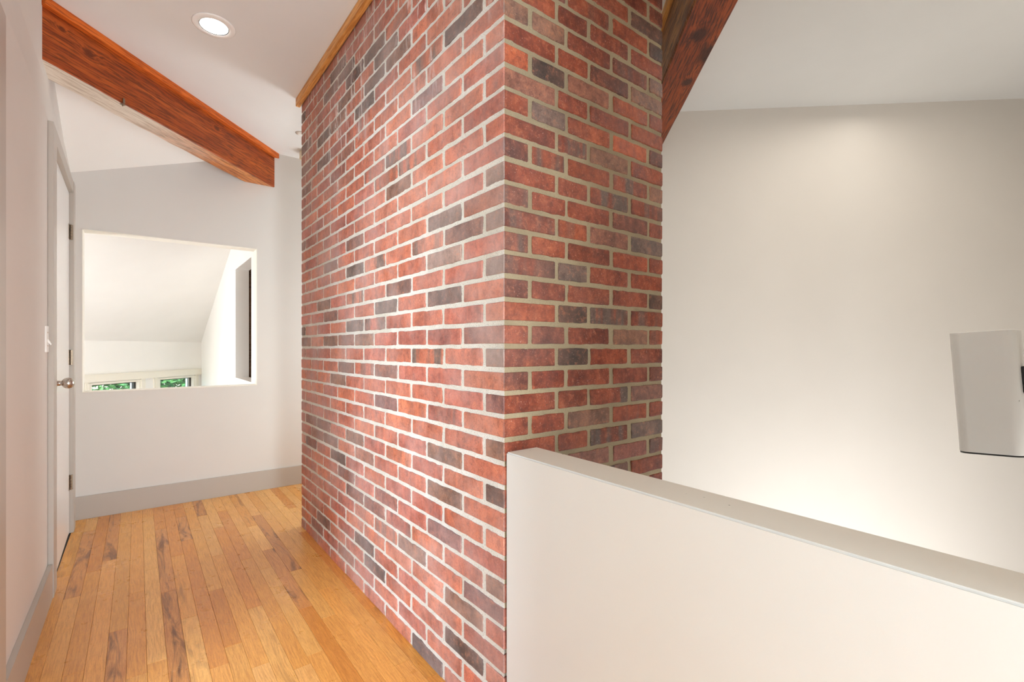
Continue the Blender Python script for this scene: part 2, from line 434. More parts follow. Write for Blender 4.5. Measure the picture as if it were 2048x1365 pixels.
# back wall with the wide opening into the neighbouring room
OX0, OX1, OZ0, OZ1 = -0.305, 0.789, 0.866, 1.988
wb = MB()
def topz(x): return SZ(x, YB+0.06)+0.03
def piece(x0, x1, z0, z1=None):
    if z1 is not None: wb.xzprism([(x0, z0), (x1, z0), (x1, z1), (x0, z1)], YB, YB+TB)
    else:
        xs = [x0]+[x for x in (0.880, 0.889) if x0 < x < x1]+[x1]
        wb.xzprism([(x0, z0), (x1, z0)]+[(x, topz(x)) for x in xs[::-1]], YB, YB+TB)
piece(-2.3, OX0, -0.7); piece(OX1, 2.7, -0.7); piece(OX0, OX1, -0.7, OZ0); piece(OX0, OX1, OZ1)
struct(wb.build('wall_back', M_wallb))
# painted edge (corner bead) that lines the opening
e = 0.004
tr = MB()
tr.box((OX0, YB-0.003, OZ0), (OX0+e, YB+TB+0.003, OZ1)); tr.box((OX1-e, YB-0.003, OZ0), (OX1, YB+TB+0.003, OZ1))
tr.box((OX0, YB-0.003, OZ1-e), (OX1, YB+TB+0.003, OZ1)); tr.box((OX0, YB-0.003, OZ0), (OX1, YB+TB+0.003, OZ0+e))
struct(tr.build('trim_1', M_jamb))

# half wall beside the stairs, flush with the chimney, then the full wall behind the camera
HT = 0.864
hf = [(0.8725, CY-0.001), (0.848, 0.07), (0.8435, -0.12)]
hb = [(0.9945, CY-0.001), (0.970, 0.07), (0.9655, -0.12)]
hw = MB()
hw.prism([hf[0], hb[0], hb[2], hf[2]], -2.7, HT)
o = hw.build('wall_right', [M_half, M_halftop], bevel=0.004, seg=3)
for p in o.data.polygons:
    if p.normal.z > 0.9 and p.center.z > HT-0.002: p.material_index = 1
struct(o)
fw = MB()
fw.box((0.8435, -1.8, -0.1), (0.96, -0.12, CZ+0.02)); fw.box((0.96, -0.24, -2.7), (5.3, -0.12, CZ+0.02))
fw.box((-0.456, -1.92, -0.1), (0.96, -1.8, 0.1)); fw.box((-0.456, -1.92, 1.62), (0.96, -1.8, CZ+0.02))
fw.box((-0.456, -1.92, 0.1), (0.20, -1.8, 2.35)); fw.box((0.80, -1.92, 0.1), (0.96, -1.8, 2.35))
struct(fw.build('wall_front', M_wall))

# diagonal stair wall, and the stairwell walls out of view
P1 = Vector((3.093, 1.768)); DW = Vector((0.7546, -0.6562)); NW = Vector((0.6562, 0.7546))
a = P1-DW*1.95; b = P1+DW*2.95
sw = MB(); sw.prism([tuple(a), tuple(b), tuple(b+NW*TB), tuple(a+NW*TB)], -2.7, CZ+0.02)
struct(sw.build('wall_stair', M_wall))
sf = MB(); sf.prism([(0.96, -0.12), (5.4, -0.12), (5.4, 0.1), (1.7, 3.25), (0.96, 3.25)], -2.8, -2.6)
struct(sf.build('floor', M_brown), 'brown floor at the bottom of the stairwell')

# hall wing behind the chimney
hk = MB(); hk.box((CR, 3.10, -0.1), (2.7, 3.20, CZ+0.02)); hk.box((2.58, 3.2, -0.1), (2.7, 4.25, CZ+0.02))
struct(hk.build('wall_wing', M_wall))

# neighbouring room seen through the opening (its floor lies lower)
SX = 0.812
s0 = 5.600/0.70711
def rw_top(y): return slope_z(SX, y)+0.02
rw = MB()
NZ0, NZ1, NY0, NY1 = 0.868, 1.982, 4.62, 5.455
def yz(mb, y0, y1, z0, z1=None, x0=SX, x1=SX+TB+0.005):
    za, zb = (z1, z1) if z1 is not None else (rw_top(y0), rw_top(y1))
    mb.prism([(x0, y0), (x1, y0), (x1, y1), (x0, y1)], z0, 0, 0, [za, za, zb, zb])
yz(rw, YB+TB, NY0, -0.7); yz(rw, NY1, s0+SX, -0.7); yz(rw, NY0, NY1, -0.7, NZ0); yz(rw, NY0, NY1, NZ1)
struct(rw.build('wall_side', M_side))
rc = MB(); rc.box((1.42, YB+TB, 0.0), (1.50, 5.9, 2.7)); rc.box((0.94, 5.9, 0.0), (1.50, 5.98, 2.7)); rc.box((0.94, YB+TB, 2.1), (1.42, 5.9, 2.16)); rc.box((0.94, YB+TB, 0.0), (1.42, 5.9, 0.05))
struct(rc.build('wall_passage', M_brown))
rl = MB(); rl.box((-2.3, YB+TB, -0.7), (-2.18, 4.50, 2.15)); rl.box((-2.3, 5.6, -0.7), (-2.18, 5.8, 1.3)); rl.box((-2.3, 4.5, -0.7), (-2.18, 5.6, -0.1))
struct(rl.build('wall_side', M_side))
# eave wall running diagonally, with two windows: local x = along the wall (w), y = outwards
q = 0.70711
def ew(w): return ((w-5.600)*q, (w+5.600)*q)                  # point on the inner face
EW = MB(); TH = 0.16
WN = [(4.972, 5.592, -0.20), (5.968, 6.560, -0.20)]           # glass from w to w, down to z
def ebox(mb, w0, w1, z0, z1, d0=0.0, d1=TH, m=0):
    p = [ew(w0), ew(w1)]; n = (-q, q)
    pts = [(p[0][0]+n[0]*d0, p[0][1]+n[1]*d0), (p[1][0]+n[0]*d0, p[1][1]+n[1]*d0), (p[1][0]+n[0]*d1, p[1][1]+n[1]*d1), (p[0][0]+n[0]*d1, p[0][1]+n[1]*d1)]
    return mb.prism(pts, z0, z1, m)
wr = 0.05; ztop = 1.285
edges = [2.3]+[v for a, b, z in WN for v in (a-wr, b+wr)]+[6.78]
for i in range(0, len(edges), 2): ebox(EW, edges[i], edges[i+1], -0.7, ztop)
for a_, b_, z_ in WN: ebox(EW, a_-wr, b_+wr, 0.745, ztop); ebox(EW, a_-wr, b_+wr, -0.7, z_-wr)
struct(EW.build('wall_eave', M_side))
for i, (a_, b_, z_) in enumerate(WN):
    wi = thing('window_%d' % (i+1), 'x', 'window'); del wi['category']; del wi['label']; struct(wi)
    wi['label'] = ['left casement window with green leaves outside, low in the neighbouring room', 'right casement window beside the corner, low in the neighbouring room'][i]
    gt = 0.708
    f_ = MB(); 
    ebox(f_, a_-wr, a_-0.012, z_-wr, 0.745, -0.012, 0.10); ebox(f_, b_+0.012, b_+wr, z_-wr, 0.745, -0.012, 0.10)
    ebox(f_, a_-0.012, b_+0.012, gt+0.012, 0.745, -0.012, 0.10); ebox(f_, a_-0.012, b_+0.012, z_-wr, z_-0.012, -0.012, 0.10)
    f_.build('window_frame', M_case, wi)
    s_ = MB()
    ebox(s_, a_-0.012, a_, z_-0.012, gt+0.012, 0.03, 0.07); ebox(s_, b_-0.014, b_+0.012, z_-0.012, gt+0.012, 0.03, 0.07)
    ebox(s_, a_, b_, gt, gt+0.012, 0.03, 0.07); ebox(s_, a_, b_, z_-0.012, z_, 0.03, 0.07)
    s_.build('sash', M_dark, wi)
    g_ = MB(); ebox(g_, a_, b_-0.014, z_, gt, 0.045, 0.05); g_.build('pane', M_glass, wi)
    c_ = MB()                                                   # ribbed casing boards at the sides
    for k in range(3):
        ebox(c_, b_+wr+0.002+k*0.024, b_+wr+0.022+k*0.024, z_-0.1, 0.80, -0.020+0.004*k, 0.0)
        ebox(c_, a_-wr-0.022-k*0.024, a_-wr-0.002-k*0.024, z_-0.1, 0.80, -0.020+0.004*k, 0.0)
    c_.build('casing', M_case, wi)
hd = MB(); ebox(hd, 4.0, 6.75, 0.755, 0.845, -0.028, 0.0); ebox(hd, 4.0, 6.75, 0.838, 0.850, -0.036, 0.0)
struct(hd.build('trim_2', M_case, bevel=0.002))
sfl = MB(); sfl.prism([(-2.3, YB+TB), (SX+0.1, YB+TB), (SX+0.1, s0+SX), (-2.3, s0-2.3)], -0.75, -0.7)
struct(sfl.build('floor', M_brown), 'lower floor of the neighbouring room')

# bedroom through the nearer doorway
br = MB()
br.box((-2.9, -0.8, -0.1), (-2.78, 0.2, 2.6)); br.box((-2.9, 1.8, -0.1), (-2.78, 2.9, 2.6)); br.box((-2.9, 0.2, -0.1), (-2.78, 1.8, 0.7)); br.box((-2.9, 0.2, 2.0), (-2.78, 1.8, 2.6))
br.box((-2.9, -0.92, -0.1), (-0.456, -0.8, 2.6)); br.box((-2.9, 2.9, -0.1), (-0.456, 3.0, 2.6)); br.box((-2.9, -0.92, 2.55), (-0.456, 3.0, 2.6))
struct(br.build('wall_bedroom', M_wall))
bf = MB(); bf.box((-2.9, -0.92, -0.14), (-0.34, 3.0, -0.005)); struct(bf.build('floor', M_brown), 'bedroom floor beyond the nearer doorway')

# baseboards
bb = MB(); n = 6
for i in range(n):
    a_ = 2.0+(2.985-2.0)*i/n; b_ = 2.0+(2.985-2.0)*(i+1)/n
    bb.prism([(LX(a_), a_), (LX(a_)+0.018, a_), (LX(b_)+0.018, b_), (LX(b_), b_)], 0.0, 0.161)
bb.prism([(LX(-1.8), -1.8), (LX(-1.8)+0.018, -1.8), (LX(0.8)+0.018, 0.85), (LX(0.8), 0.85)], 0.0, 0.161)
struct(bb.build('baseboard_left', M_trim, bevel=0.0015))
b2 = MB(); b2.box((LX(4.2)-0.01, YB-0.015, 0.0), (2.58, YB, 0.157)); struct(b2.build('baseboard_back', M_trim, bevel=0.0015))

# ------------------------------------------------------------------ doors
d1 = thing('door_1', 'x', 'door'); del d1['category']; struct(d1); d1['label'] = 'closed pale grey door with nickel knob in the left wall beside the corner'
D0, D1, DT = 3.115, 3.972, 2.150
def lbox(mb, y0, y1, z0, z1, o0, o1, m=0):                     # o = distance out of the left wall
    return mb.prism([(LX(y0)+o0, y0), (LX(y0)+o1, y0), (LX(y1)+o1, y1), (LX(y1)+o0, y1)], z0, z1, m)
lbox(MB(), D0, D1, 0.006, DT, -0.036, 0.001).build('slab', M_door, d1, bevel=0.0012)
cs_ = MB(); lbox(cs_, 2.985, 3.108, 0.0, 2.232, 0.0, 0.021); lbox(cs_, 3.982, 4.085, 0.0, 2.232, 0.0, 0.024); lbox(cs_, 3.108, 3.982, 2.158, 2.232, 0.0, 0.021)
cs_.build('casing', M_trim, d1, bevel=0.0015)
jb = MB(); lbox(jb, 3.107, 3.112, 0.0, 2.158, -0.12, 0.003); lbox(jb, 3.976, 3.983, 0.0, 2.158, -0.12, 0.020); lbox(jb, 3.107, 3.983, 2.154, 2.159, -0.12, 0.003)
jb.build('jamb', M_trim, d1)
for hz in (1.905, 1.112, 0.322):
    hg = MB(); x = LX(3.97)
    hg.box((x+0.001, 3.938, hz-0.047), (x+0.0035, 3.974, hz+0.047))
    hg.box((x+0.002, 3.9735, hz-0.047), (x+0.020, 3.9765, hz+0.047))
    for k in range(5): hg.lathe([(0.0, -0.0088), (0.0062, -0.0085), (0.0062, 0.0085), (0.0, 0.0088)], 'z', (x+0.010, 3.968, hz-0.038+k*0.019), 12)
    for k in (-0.03, 0, 0.03): hg.lathe([(0.0, 0.0), (0.004, 0.0), (0.003, 0.0012), (0, 0.0014)], 'x', (x+0.0035, 3.948, hz+k), 8)
    hg.build('hinge', M_hinge, d1)
kx, ky, kz = LX(3.23)+0.001, 3.235, 0.991
kb = MB()
kb.lathe([(0.0, 0.0), (0.032, 0.0), (0.032, 0.003), (0.026, 0.007), (0.014, 0.009), (0.012, 0.026), (0.015, 0.030)], 'x', (kx, ky, kz), 32)
rose = kb.build('rose', M_nickel, d1, smooth=True)
kn = MB(); prof = [(0.0, 0.026)]+[(0.0285*math.sin(math.radians(t_))**0.8, 0.052-0.026*math.cos(math.radians(t_))) for t_ in range(10, 180, 10)]+[(0.0, 0.078)]
kn.lathe(prof, 'x', (kx, ky, kz), 40); kn.build('knob', M_nickel, d1, smooth=True)

d2 = thing('door_2', 'x', 'door'); del d2['category']; struct(d2); d2['label'] = 'grey cased doorway at the very left edge, nearest the camera'
c2 = MB(); lbox(c2, 1.885, 1.995, 0.0, 2.165, 0.0, 0.02); lbox(c2, 0.85, 0.96, 0.0, 2.165, 0.0, 0.02); lbox(c2, 0.96, 1.885, 2.07, 2.165, 0.0, 0.02)
c2.build('casing', M_trim, d2, bevel=0.0015)
j2 = MB(); lbox(j2, 1.865, 1.886, 0.0, 2.10, -0.125, 0.004); lbox(j2, 0.95, 0.97, 0.0, 2.10, -0.125, 0.004); lbox(j2, 0.95, 1.885, 2.08, 2.10, -0.125, 0.004)
j2.build('jamb', M_trim, d2)

# ------------------------------------------------------------------ the brick chimney
chim = thing('brick_chimney', 'broad red brick chimney stack with pale mortar standing between hall and stairs', 'chimney', (CX+0.4, CY+1.0, 0))
def rel(p): return (p[0]-chim.location.x, p[1]-chim.location.y, p[2])
CO = 0.06956; ZT = 1.1685; BH = 0.0550; REC = 0.0032
def mortar_side(name, fn, us, zs, nrm):
    """a gridded mortar face pressed unevenly between the bricks"""
    v = []; f = []; nu, nz = len(us), len(zs)
    for z in zs:
        for u in us:
            x, y = fn(u); edge = (u in (us[0], us[-1]))
            d = REC+0.0020*noise.noise((x*34, y*34, z*34))+0.0016*noise.noise((x*110, y*110, z*110))
            d = max(0.0006, d) if not edge else REC
            v.append((x-nrm[0]*d, y-nrm[1]*d, z))
    for j in range(nz-1):
        for i in range(nu-1): f.append((j*nu+i, j*nu+i+1, (j+1)*nu+i+1, (j+1)*nu+i))
    return v, f
def lins(a, b, st): n = max(1, int((b-a)/st)); return [a+(b-a)*i/n for i in range(n+1)]
mo = MB()
v, f = mortar_side('m', lambda u: (CX, u), lins(CY+REC, CE-REC, 0.009), lins(0.0, CZ-0.001, 0.009), (-1, 0)); mo.add(v, f)
v, f = mortar_side('m', lambda u: (u, CY), lins(CX+REC, CR-REC, 0.009), lins(0.3, CZ-0.001, 0.009), (0, -1)); mo.add(v, f)
mo.box((CX+REC+0.004, CY+REC+0.004, -2.6), (CR-REC, CE-REC, CZ-0.002))
mo.v = [rel(p) for p in mo.v]
me = mo.mesh('mortar', M_mortar, smooth=True)
link('mortar', me, chim)

def chunk(dx, dy, dz, front, rnd, ch=0.0032):
    """brick with worn arrises; 'front' is the set of exposed sides of 'xyXY'"""
    v = []; f = []
    hx, hy, hz = dx/2, dy/2, dz/2
    j = lambda s=0.0012: rnd.uniform(-s, s)
    # ring layout on the plane facing -y (local), depth towards +y
    n_up = max(2, int(dx/0.028))
    outl = [(-hx+ch+(dx-2*ch)*i/n_up, -hz) for i in range(n_up+1)]+[(hx, -hz+ch), (hx, hz-ch)]+[(hx-ch-(dx-2*ch)*i/n_up, hz) for i in range(n_up+1)]+[(-hx, hz-ch), (-hx, -hz+ch)]
    n = len(outl); rings = []
    outl = [(x+j(0.0009), z+j(0.0014)) for x, z in outl]
    for inset, y in ((0.0, hy), (0.0, -hy+ch*0.9), (ch*0.35, -hy+ch*0.25), (ch*1.1, -hy)):
        rings.append([(x*(1-inset/hx), y+(j(0.0005) if y < 0 else 0), z*(1-inset/hz)) for x, z in outl])
    for r in rings: v += r
    for k in range(3): f += [(k*n+i, k*n+(i+1) % n, (k+1)*n+(i+1) % n, (k+1)*n+i) for i in range(n)]
    f.append(tuple(3*n+i for i in range(n))); f.append(tuple(range(n))[::-1])
    return v, f
def cornerbrick(dx, dy, dz, rnd):
    m = MB(); m.box((-dx/2, -dy/2, -dz/2), (dx/2, dy/2, dz/2))
    me = m.mesh('brick', M_brick, bevel=0.0028, seg=1)
    for vt in me.vertices:
        vt.co.z += rnd.uniform(-0.0008, 0.0008); vt.co.x += rnd.uniform(-0.0006, 0.0006); vt.co.y += rnd.uniform(-0.0006, 0.0006)
    return me
cache = {}
def brickmesh(ln, kind):
    key = (round(ln, 3), kind, R.randrange(5))
    if key not in cache:
        rnd = random.Random(hash(key) & 0xffff if False else int(key[0]*1000)*7+key[2]*131)
        if kind == 'n':
            v, f = chunk(ln, 0.05, BH, 'y', rnd); cache[key] = mesh('brick', v, f, M_brick)
        else: cache[key] = cornerbrick(0.211 if kind == 'e' else 0.096, 0.0925 if kind == 'e' else 0.2145, BH, rnd)
    return cache[key]
DARK_L = [ (1.314, 2.256, 'k'), (2.132, 2.345, 't'), (1.950, 2.550, 'g'), (2.616, 2.644, 'd'), (2.859, 2.361, 't'), (3.164, 2.445, 'd'), (2.859, 2.227, 'd'), (3.142, 2.666, 'd'), (2.299, 2.568, 'd'), (1.955, 2.427, 'g'), (1.478, 2.268, 's'), (1.419, 1.641, 'g'), (1.133, 1.576, 'l'), (1.133, 1.709, 'l'), (1.718, 1.852, 'b'), (1.551, 2.136, 'p'), (1.605, 2.271, 's'), (2.405, 2.479, 'b'), (2.495, 2.427, 'b'), (1.893, 2.367, 'b'), (1.419, 1.496, 'l'), (1.136, 1.421, 'l'), (2.265, 1.575, 't'), (1.419, 1.352, 'd'), (1.898, 1.354, 't'), (2.272, 1.289, 't'), (2.038, 1.286, 's'), (1.551, 1.136, 's'), (1.525, 1.570, 's'), (2.633, 1.220, 'b'), (2.156, 1.213, 'b'), (1.136, 1.141, 'l'), (1.908, 0.916, 'p'), (2.519, 1.001, 'b'), (1.136, 0.998, 'p'), (2.747, 1.429, 'b'), (3.176, 1.293, 'd'), (2.265, 1.430, 's'), (2.015, 1.572, 's'), (2.265, 0.710, 'b'), (2.990, 0.565, 'm'), (3.043, 0.709, 'm'), (2.729, 0.720, 'm'), (1.136, 0.871, 'b'), (3.011, 0.552, 'd'), (3.011, 0.403, 'd'), (2.495, 0.554, 'k'), (2.376, 0.487, 'm'), (2.144, 0.201, 'k'), (1.136, 0.851, 'b'), (1.141, 0.709, 'd'), (1.426, 0.630, 'b'), (1.412, 0.775, 'b'), (1.426, 0.486, 'p'), (1.551, 0.405, 'p'), (1.551, 0.265, 'p'), (1.200, 0.354, 'p'), (1.671, 0.035, 'd'), (1.200, 0.192, 'k'), (1.667, 0.351, 'b'), (1.141, 0.418, 'b'), (1.323, 0.283, 'b'), (1.972, 0.430, 'm'), (2.299, 0.412, 'm'), (2.340, 2.177, 's'), (1.718, 1.941, 's'), (2.831, 2.874, 'b') ]
DARK_R = [ (0.914, 2.185, 'b'), (1.048, 2.197, 'b'), (1.048, 2.058, 'k'), (1.048, 1.929, 'g'), (0.914, 1.778, 'm'), (0.914, 1.635, 'm'), (1.165, 1.853, 's'), (1.558, 2.405, 'd'), (1.626, 2.324, 'd'), (1.341, 2.124, 'm'), (1.567, 2.121, 'b'), (1.626, 2.193, 'b'), (1.454, 1.916, 'o'), (1.341, 1.850, 'b'), (1.626, 1.913, 'm'), (1.460, 1.781, 's'), (1.341, 1.713, 's'), (1.460, 1.652, 'm'), (1.613, 1.772, 'b'), (0.910, 1.492, 'm'), (1.155, 1.428, 'g'), (0.910, 1.353, 'm'), (1.155, 1.286, 'k'), (1.619, 1.361, 'k'), (1.042, 1.211, 'm'), (1.160, 1.144, 'k'), (1.448, 1.216, 'b'), (1.346, 1.291, 's'), (1.619, 1.079, 'm'), (0.906, 1.067, 'm'), (1.336, 1.002, 's'), (1.241, 0.924, 'b'), (1.561, 0.867, 'g'), (1.346, 0.856, 's'), (1.561, 1.559, 'g'), (1.397, 0.739, 'd'), (0.914, 2.057, 'o') ]

PAL = {'k': (58, 54, 52), 't': (84, 86, 82), 'd': (78, 68, 66), 'g': (112, 102, 96), 'l': (150, 132, 124), 'b': (134, 100, 82), 'p': (134, 92, 92), 'm': (112, 58, 48), 'o': (196, 88, 40)}
REDS = [(206, 112, 84), (212, 116, 84), (200, 104, 76), (216, 126, 94), (194, 98, 78), (208, 108, 70), (218, 120, 80), (198, 106, 88)]
STAIR_SHADE = [(144, 60, 36), (150, 60, 30), (136, 54, 32), (154, 68, 38), (126, 50, 30), (152, 58, 24), (160, 68, 30)]  # shade of the stair face put into darker, browner brick colours
def tint(code, rnd, REDS=REDS):
    if code == 's': c = rnd.choice(REDS); a = 0.10
    elif code: c = PAL[code]; a = 1.0
    else:
        k = rnd.random()
        c = rnd.choice(REDS); a = 1.0
        if k < 0.12: a = rnd.uniform(0.3, 0.7)
        elif k < 0.17: c = rnd.choice([(150, 98, 80), (146, 84, 74), (138, 92, 80)])
        elif k < 0.20: c = (122, 88, 80)
    j = rnd.uniform(-7, 7); c = lin(max(20, c[0]+j), max(20, c[1]+j*0.7), max(20, c[2]+j*0.6))
    return (c[0], c[1], c[2], a)
YAW = math.radians(36.5369); FP = 944.72
def project(p):
    F = math.sin(YAW)*p[0]+math.cos(YAW)*p[1]; Rr = math.cos(YAW)*p[0]-math.sin(YAW)*p[1]
    return 975+FP*Rr/F, 697-FP*(p[2]-H)/F
bricks = []                    # (pixel size, mesh, centre, rz, colour)
ENDM = {}
def endtone(me, code, even):
    # corner brick end
    if code == 's': code = 'b'
    if not code: code = ('hall%d' if even else 'stair%d') % R.randrange(4)
    if code not in ENDM:
        m = M_brick.copy(); m.name = 'fired_brick_end_'+code; t_ = m.node_tree
        rgb = t_.nodes.new('ShaderNodeRGB'); rgb.outputs[0].default_value = lin(*(PAL[code] if code in PAL else (REDS if code[0] == 'h' else STAIR_SHADE)[int(code[-1])]))
        for lk in list(t_.links):
            if lk.from_node.type == 'OBJECT_INFO' and lk.from_socket.name == 'Color': t_.links.new(rgb.outputs[0], lk.to_socket)
        ENDM[code] = m
    me = me.copy(); me.materials.append(ENDM[code])
    for p in me.polygons:
        if (p.normal.x < -0.25 if even else p.normal.y < -0.25): p.material_index = 1
    return me
def find(lst, u, z, hl):
    for (a, b, c) in lst:
        if abs(a-u) < hl and abs(b-z) < 0.036: return c
    return None
def size_of(pts):
    s = [project(p) for p in pts]; us = [a for a, b in s]; vs = [b for a, b in s]
    if max(vs) < 0 or min(vs) > 1365 or min(us) > 2048: return 0
    ar = 0
    for i in range(len(s)): x0, y0 = s[i]; x1, y1 = s[(i+1) % len(s)]; ar += x0*y1-x1*y0
    return abs(ar)/2
for k in range(-17, 24):
    zt = ZT+k*CO; zc = zt-BH/2; zb = zt-BH
    if zc < 0.01 or zt > CZ+0.03: continue
    if zb < 0.0: zb = 0.0
    even = (k % 2 == 0)
    # corner brick
    if even: cdx, cdy, kind = 0.211, 0.0925, 'e'
    else: cdx, cdy, kind = 0.096, 0.2145, 'o'
    zj = zc+R.uniform(-0.0012, 0.0012)
    code = find(DARK_R, CX+cdx/2, zc, cdx/2) if even else find(DARK_L, CY+cdy/2, zc, cdy/2)
    ecode = find(DARK_L, CY+cdy/2, zc, cdy/2) if even else find(DARK_R, CX+cdx/2, zc, cdx/2)
    sz = size_of([(CX, CY, zb), (CX, CY+cdy, zb), (CX, CY+cdy, zt), (CX, CY, zt)])+(size_of([(CX, CY, zb), (CX+cdx, CY, zb), (CX+cdx, CY, zt), (CX, CY, zt)]) if zt > 0.85 else 0)
    bricks.append((sz, endtone(brickmesh(cdx, kind), ecode, even), (CX+cdx/2, CY+cdy/2, zj), 0, tint(code, R, STAIR_SHADE if even else REDS)))
    # hall face
    y = CY+cdy+0.0135; nxt = (1.188 if even else 1.309)
    y = nxt+0.0085
    while y < CE-0.03:
        y1 = nxt+0.2435
        e1 = min(y1-0.0085, CE) if CE-y1 > 0.03 else CE
        e1 += R.uniform(-0.003, 0.003) if e1 < CE-0.001 else 0
        ln = e1-y; yc = (y+e1)/2
        pts = [(CX, y, zb), (CX, e1, zb), (CX, e1, zt), (CX, y, zt)]
        bricks.append((size_of(pts), brickmesh(round(ln/0.004)*0.004, 'n'), (CX+0.025+R.uniform(-0.0011, 0.0009), yc, zj+R.uniform(-0.0012, 0.0012)), -math.pi/2, tint(find(DARK_L, yc, zc, ln/2+0.005), R)))
        y = e1+0.017; nxt = y1
    # stair face
    cols = [(1.0925, 1.2295), (1.2455, 1.4490), (1.4705, 1.666)] if even else [(0.9785, 1.1205), (1.1370, 1.3450), (1.3665, 1.5660), (1.5835, 1.666)]
    if zt > 0.35:
        for (a_, b_) in cols:
            if b_ < 1.66: b_ += R.uniform(-0.003, 0.003)
            ln = b_-a_; xc = (a_+b_)/2
            s = size_of([(a_, CY, zb), (b_, CY, zb), (b_, CY, zt), (a_, CY, zt)]) if zt > 0.62 else 0
            bricks.append((s, brickmesh(round(ln/0.004)*0.004, 'n'), (xc, CY+0.025+R.uniform(-0.0011, 0.0009), zj+R.uniform(-0.0012, 0.0012)), 0, tint(find(DARK_R, xc, zc, ln/2+0.005), R, STAIR_SHADE)))
bricks.sort(key=lambda t: -t[0])
for i, (s, me, c, rz, colr) in enumerate(bricks[:300]):
    o = link('brick', me, chim, rel(c), rz); o.color = colr
# the rest of the courses (farther or out of frame), joined; each keeps its own tone through a colour attribute
rest = bricks[300:]
V = []; F = []; COL = []
for (s, me, c, rz, colr) in rest:
    m4 = Matrix.Translation(Vector(rel(c))) @ Matrix.Rotation(rz, 4, 'Z'); k0 = len(V)
    V += [tuple(m4 @ vt.co) for vt in me.vertices]
    for p in me.polygons: F.append(tuple(k0+i for i in p.vertices)); COL.append(colr)
me = bpy.data.meshes.new('bricks'); me.from_pydata(V, [], F)
ca = me.color_attributes.new('tone', 'FLOAT_COLOR', 'CORNER'); li = 0
for p in me.polygons:
    for _ in p.loop_indices: ca.data[li].color = COL[p.index]; li += 1
M_brick2 = M_brick.copy(); M_brick2.name = 'fired_brick_joined'
t2 = M_brick2.node_tree; oi = [n_ for n_ in t2.nodes if n_.type == 'OBJECT_INFO'][0]
at = t2.nodes.new('ShaderNodeAttribute'); at.attribute_name = 'tone'
for lk in list(t2.links):
    if lk.from_node == oi and lk.from_socket.name == 'Color': t2.links.new(at.outputs['Color'], lk.to_socket)
    elif lk.from_node == oi and lk.from_socket.name == 'Alpha': t2.links.new(at.outputs['Alpha'], lk.to_socket)
me.materials.append(M_brick2)
o = link('smaller_bricks', me, chim); o['kind'] = 'stuff'

# pine strip closing the joint between stack and ceiling
pv = MB(); pv.box((-1.08, -0.012, -0.026), (1.08, 0.016, 0.026))
o = pv.build('trim_3', M_pine, None, (CX-0.016, (CY+CE)/2+0.006, CZ-0.0265), math.pi/2, bevel=0.002)
struct(o, 'pale pine strip along the top of the brick stack')

# ------------------------------------------------------------------ diagonal ceiling beams
def beam(label, fa, fb, ba, bb_, zb, mats, cap_sides, hook=None):
    """fa->fb camera-right lower edge, ba->bb_ other lower edge (world points on plan)"""
    A = Vector(fa); B = Vector(fb); ang = math.atan2(B.y-A.y, B.x-A.x); mid = (A+B)/2
    t = thing('ceiling_beam', label, 'beam', (mid.x, mid.y, zb), ang)
    ca_, sa_ = math.cos(-ang), math.sin(-ang)
    loc = lambda p: ((p[0]-mid.x)*ca_-(p[1]-mid.y)*sa_, (p[0]-mid.x)*sa_+(p[1]-mid.y)*ca_)
    p = [loc(x) for x in (fa, fb, bb_, ba)]
    b = MB(); hh = CZ-zb
    # cut into short lengths so that the sawn edges can wander
    N = 40; v = []; f = []
    for i in range(N+1):
        s = i/N
        x0 = p[0][0]+(p[1][0]-p[0][0])*s; y0 = p[0][1]+(p[1][1]-p[0][1])*s
        x1 = p[3][0]+(p[2][0]-p[3][0])*s; y1 = p[3][1]+(p[2][1]-p[3][1])*s
        w_ = 0.004*noise.noise((s*9, zb, ang*3)); u_ = 0.004*noise.noise((s*11, 5, ang)); ww = 0.011*abs(noise.noise((s*6, 9, ang)))
        v += [(x0, y0+0.003, w_+0.002), (x0, y0, 0.006+w_), (x0, y0, hh), (x1, y1, hh), (x1, y1+ww*-0.6, 0.010+u_), (x1, y1-0.006-ww, u_)]
    for i in range(N):
        for k in range(6): f.append((i*6+k, i*6+(k+1) % 6, (i+1)*6+(k+1) % 6, (i+1)*6+k))
    f += [tuple(range(6)), tuple(N*6+k for k in range(6))]
    b.add(v, f)
    o = b.build('timber', mats, t)
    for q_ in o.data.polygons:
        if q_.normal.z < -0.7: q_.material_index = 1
    for sd in cap_sides:
        c = MB()
        if sd == 'f': pts = [(p[0][0], p[0][1]-0.030), (p[1][0]+0.02, p[1][1]-0.030), (p[1][0], p[1][1]+0.004), (p[0][0], p[0][1]+0.004)]
        else: pts = [(p[3][0], p[3][1]-0.004), (p[2][0], p[2][1]-0.004), (p[2][0], p[2][1]+0.02), (p[3][0], p[3][1]+0.02)]
        c.prism(pts, hh-0.040, hh-0.0005); c.build('cap_board', M_fircap if sd == 'f' else M_pine, t, bevel=0.0015)
    return t, loc
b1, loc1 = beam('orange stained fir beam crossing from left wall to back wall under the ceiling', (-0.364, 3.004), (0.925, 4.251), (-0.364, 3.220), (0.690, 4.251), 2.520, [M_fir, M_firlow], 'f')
hx, hy = loc1((-0.062, 3.293))
hk_ = MB(); hk_.box((hx-0.006, hy-0.004, 0.004), (hx+0.006, hy-0.001, 0.030)); hk_.box((hx-0.010, hy-0.004, -0.004), (hx+0.010, hy+0.012, -0.001))
hk_.lathe([(0.0, -0.012), (0.003, -0.012), (0.003, 0.003), (0.0, 0.003)], 'z', (hx, hy+0.006, 0), 8)
hk_.build('metal_clip', M_hinge, b1)
e2 = Vector((0.9, 0.909)).normalized()
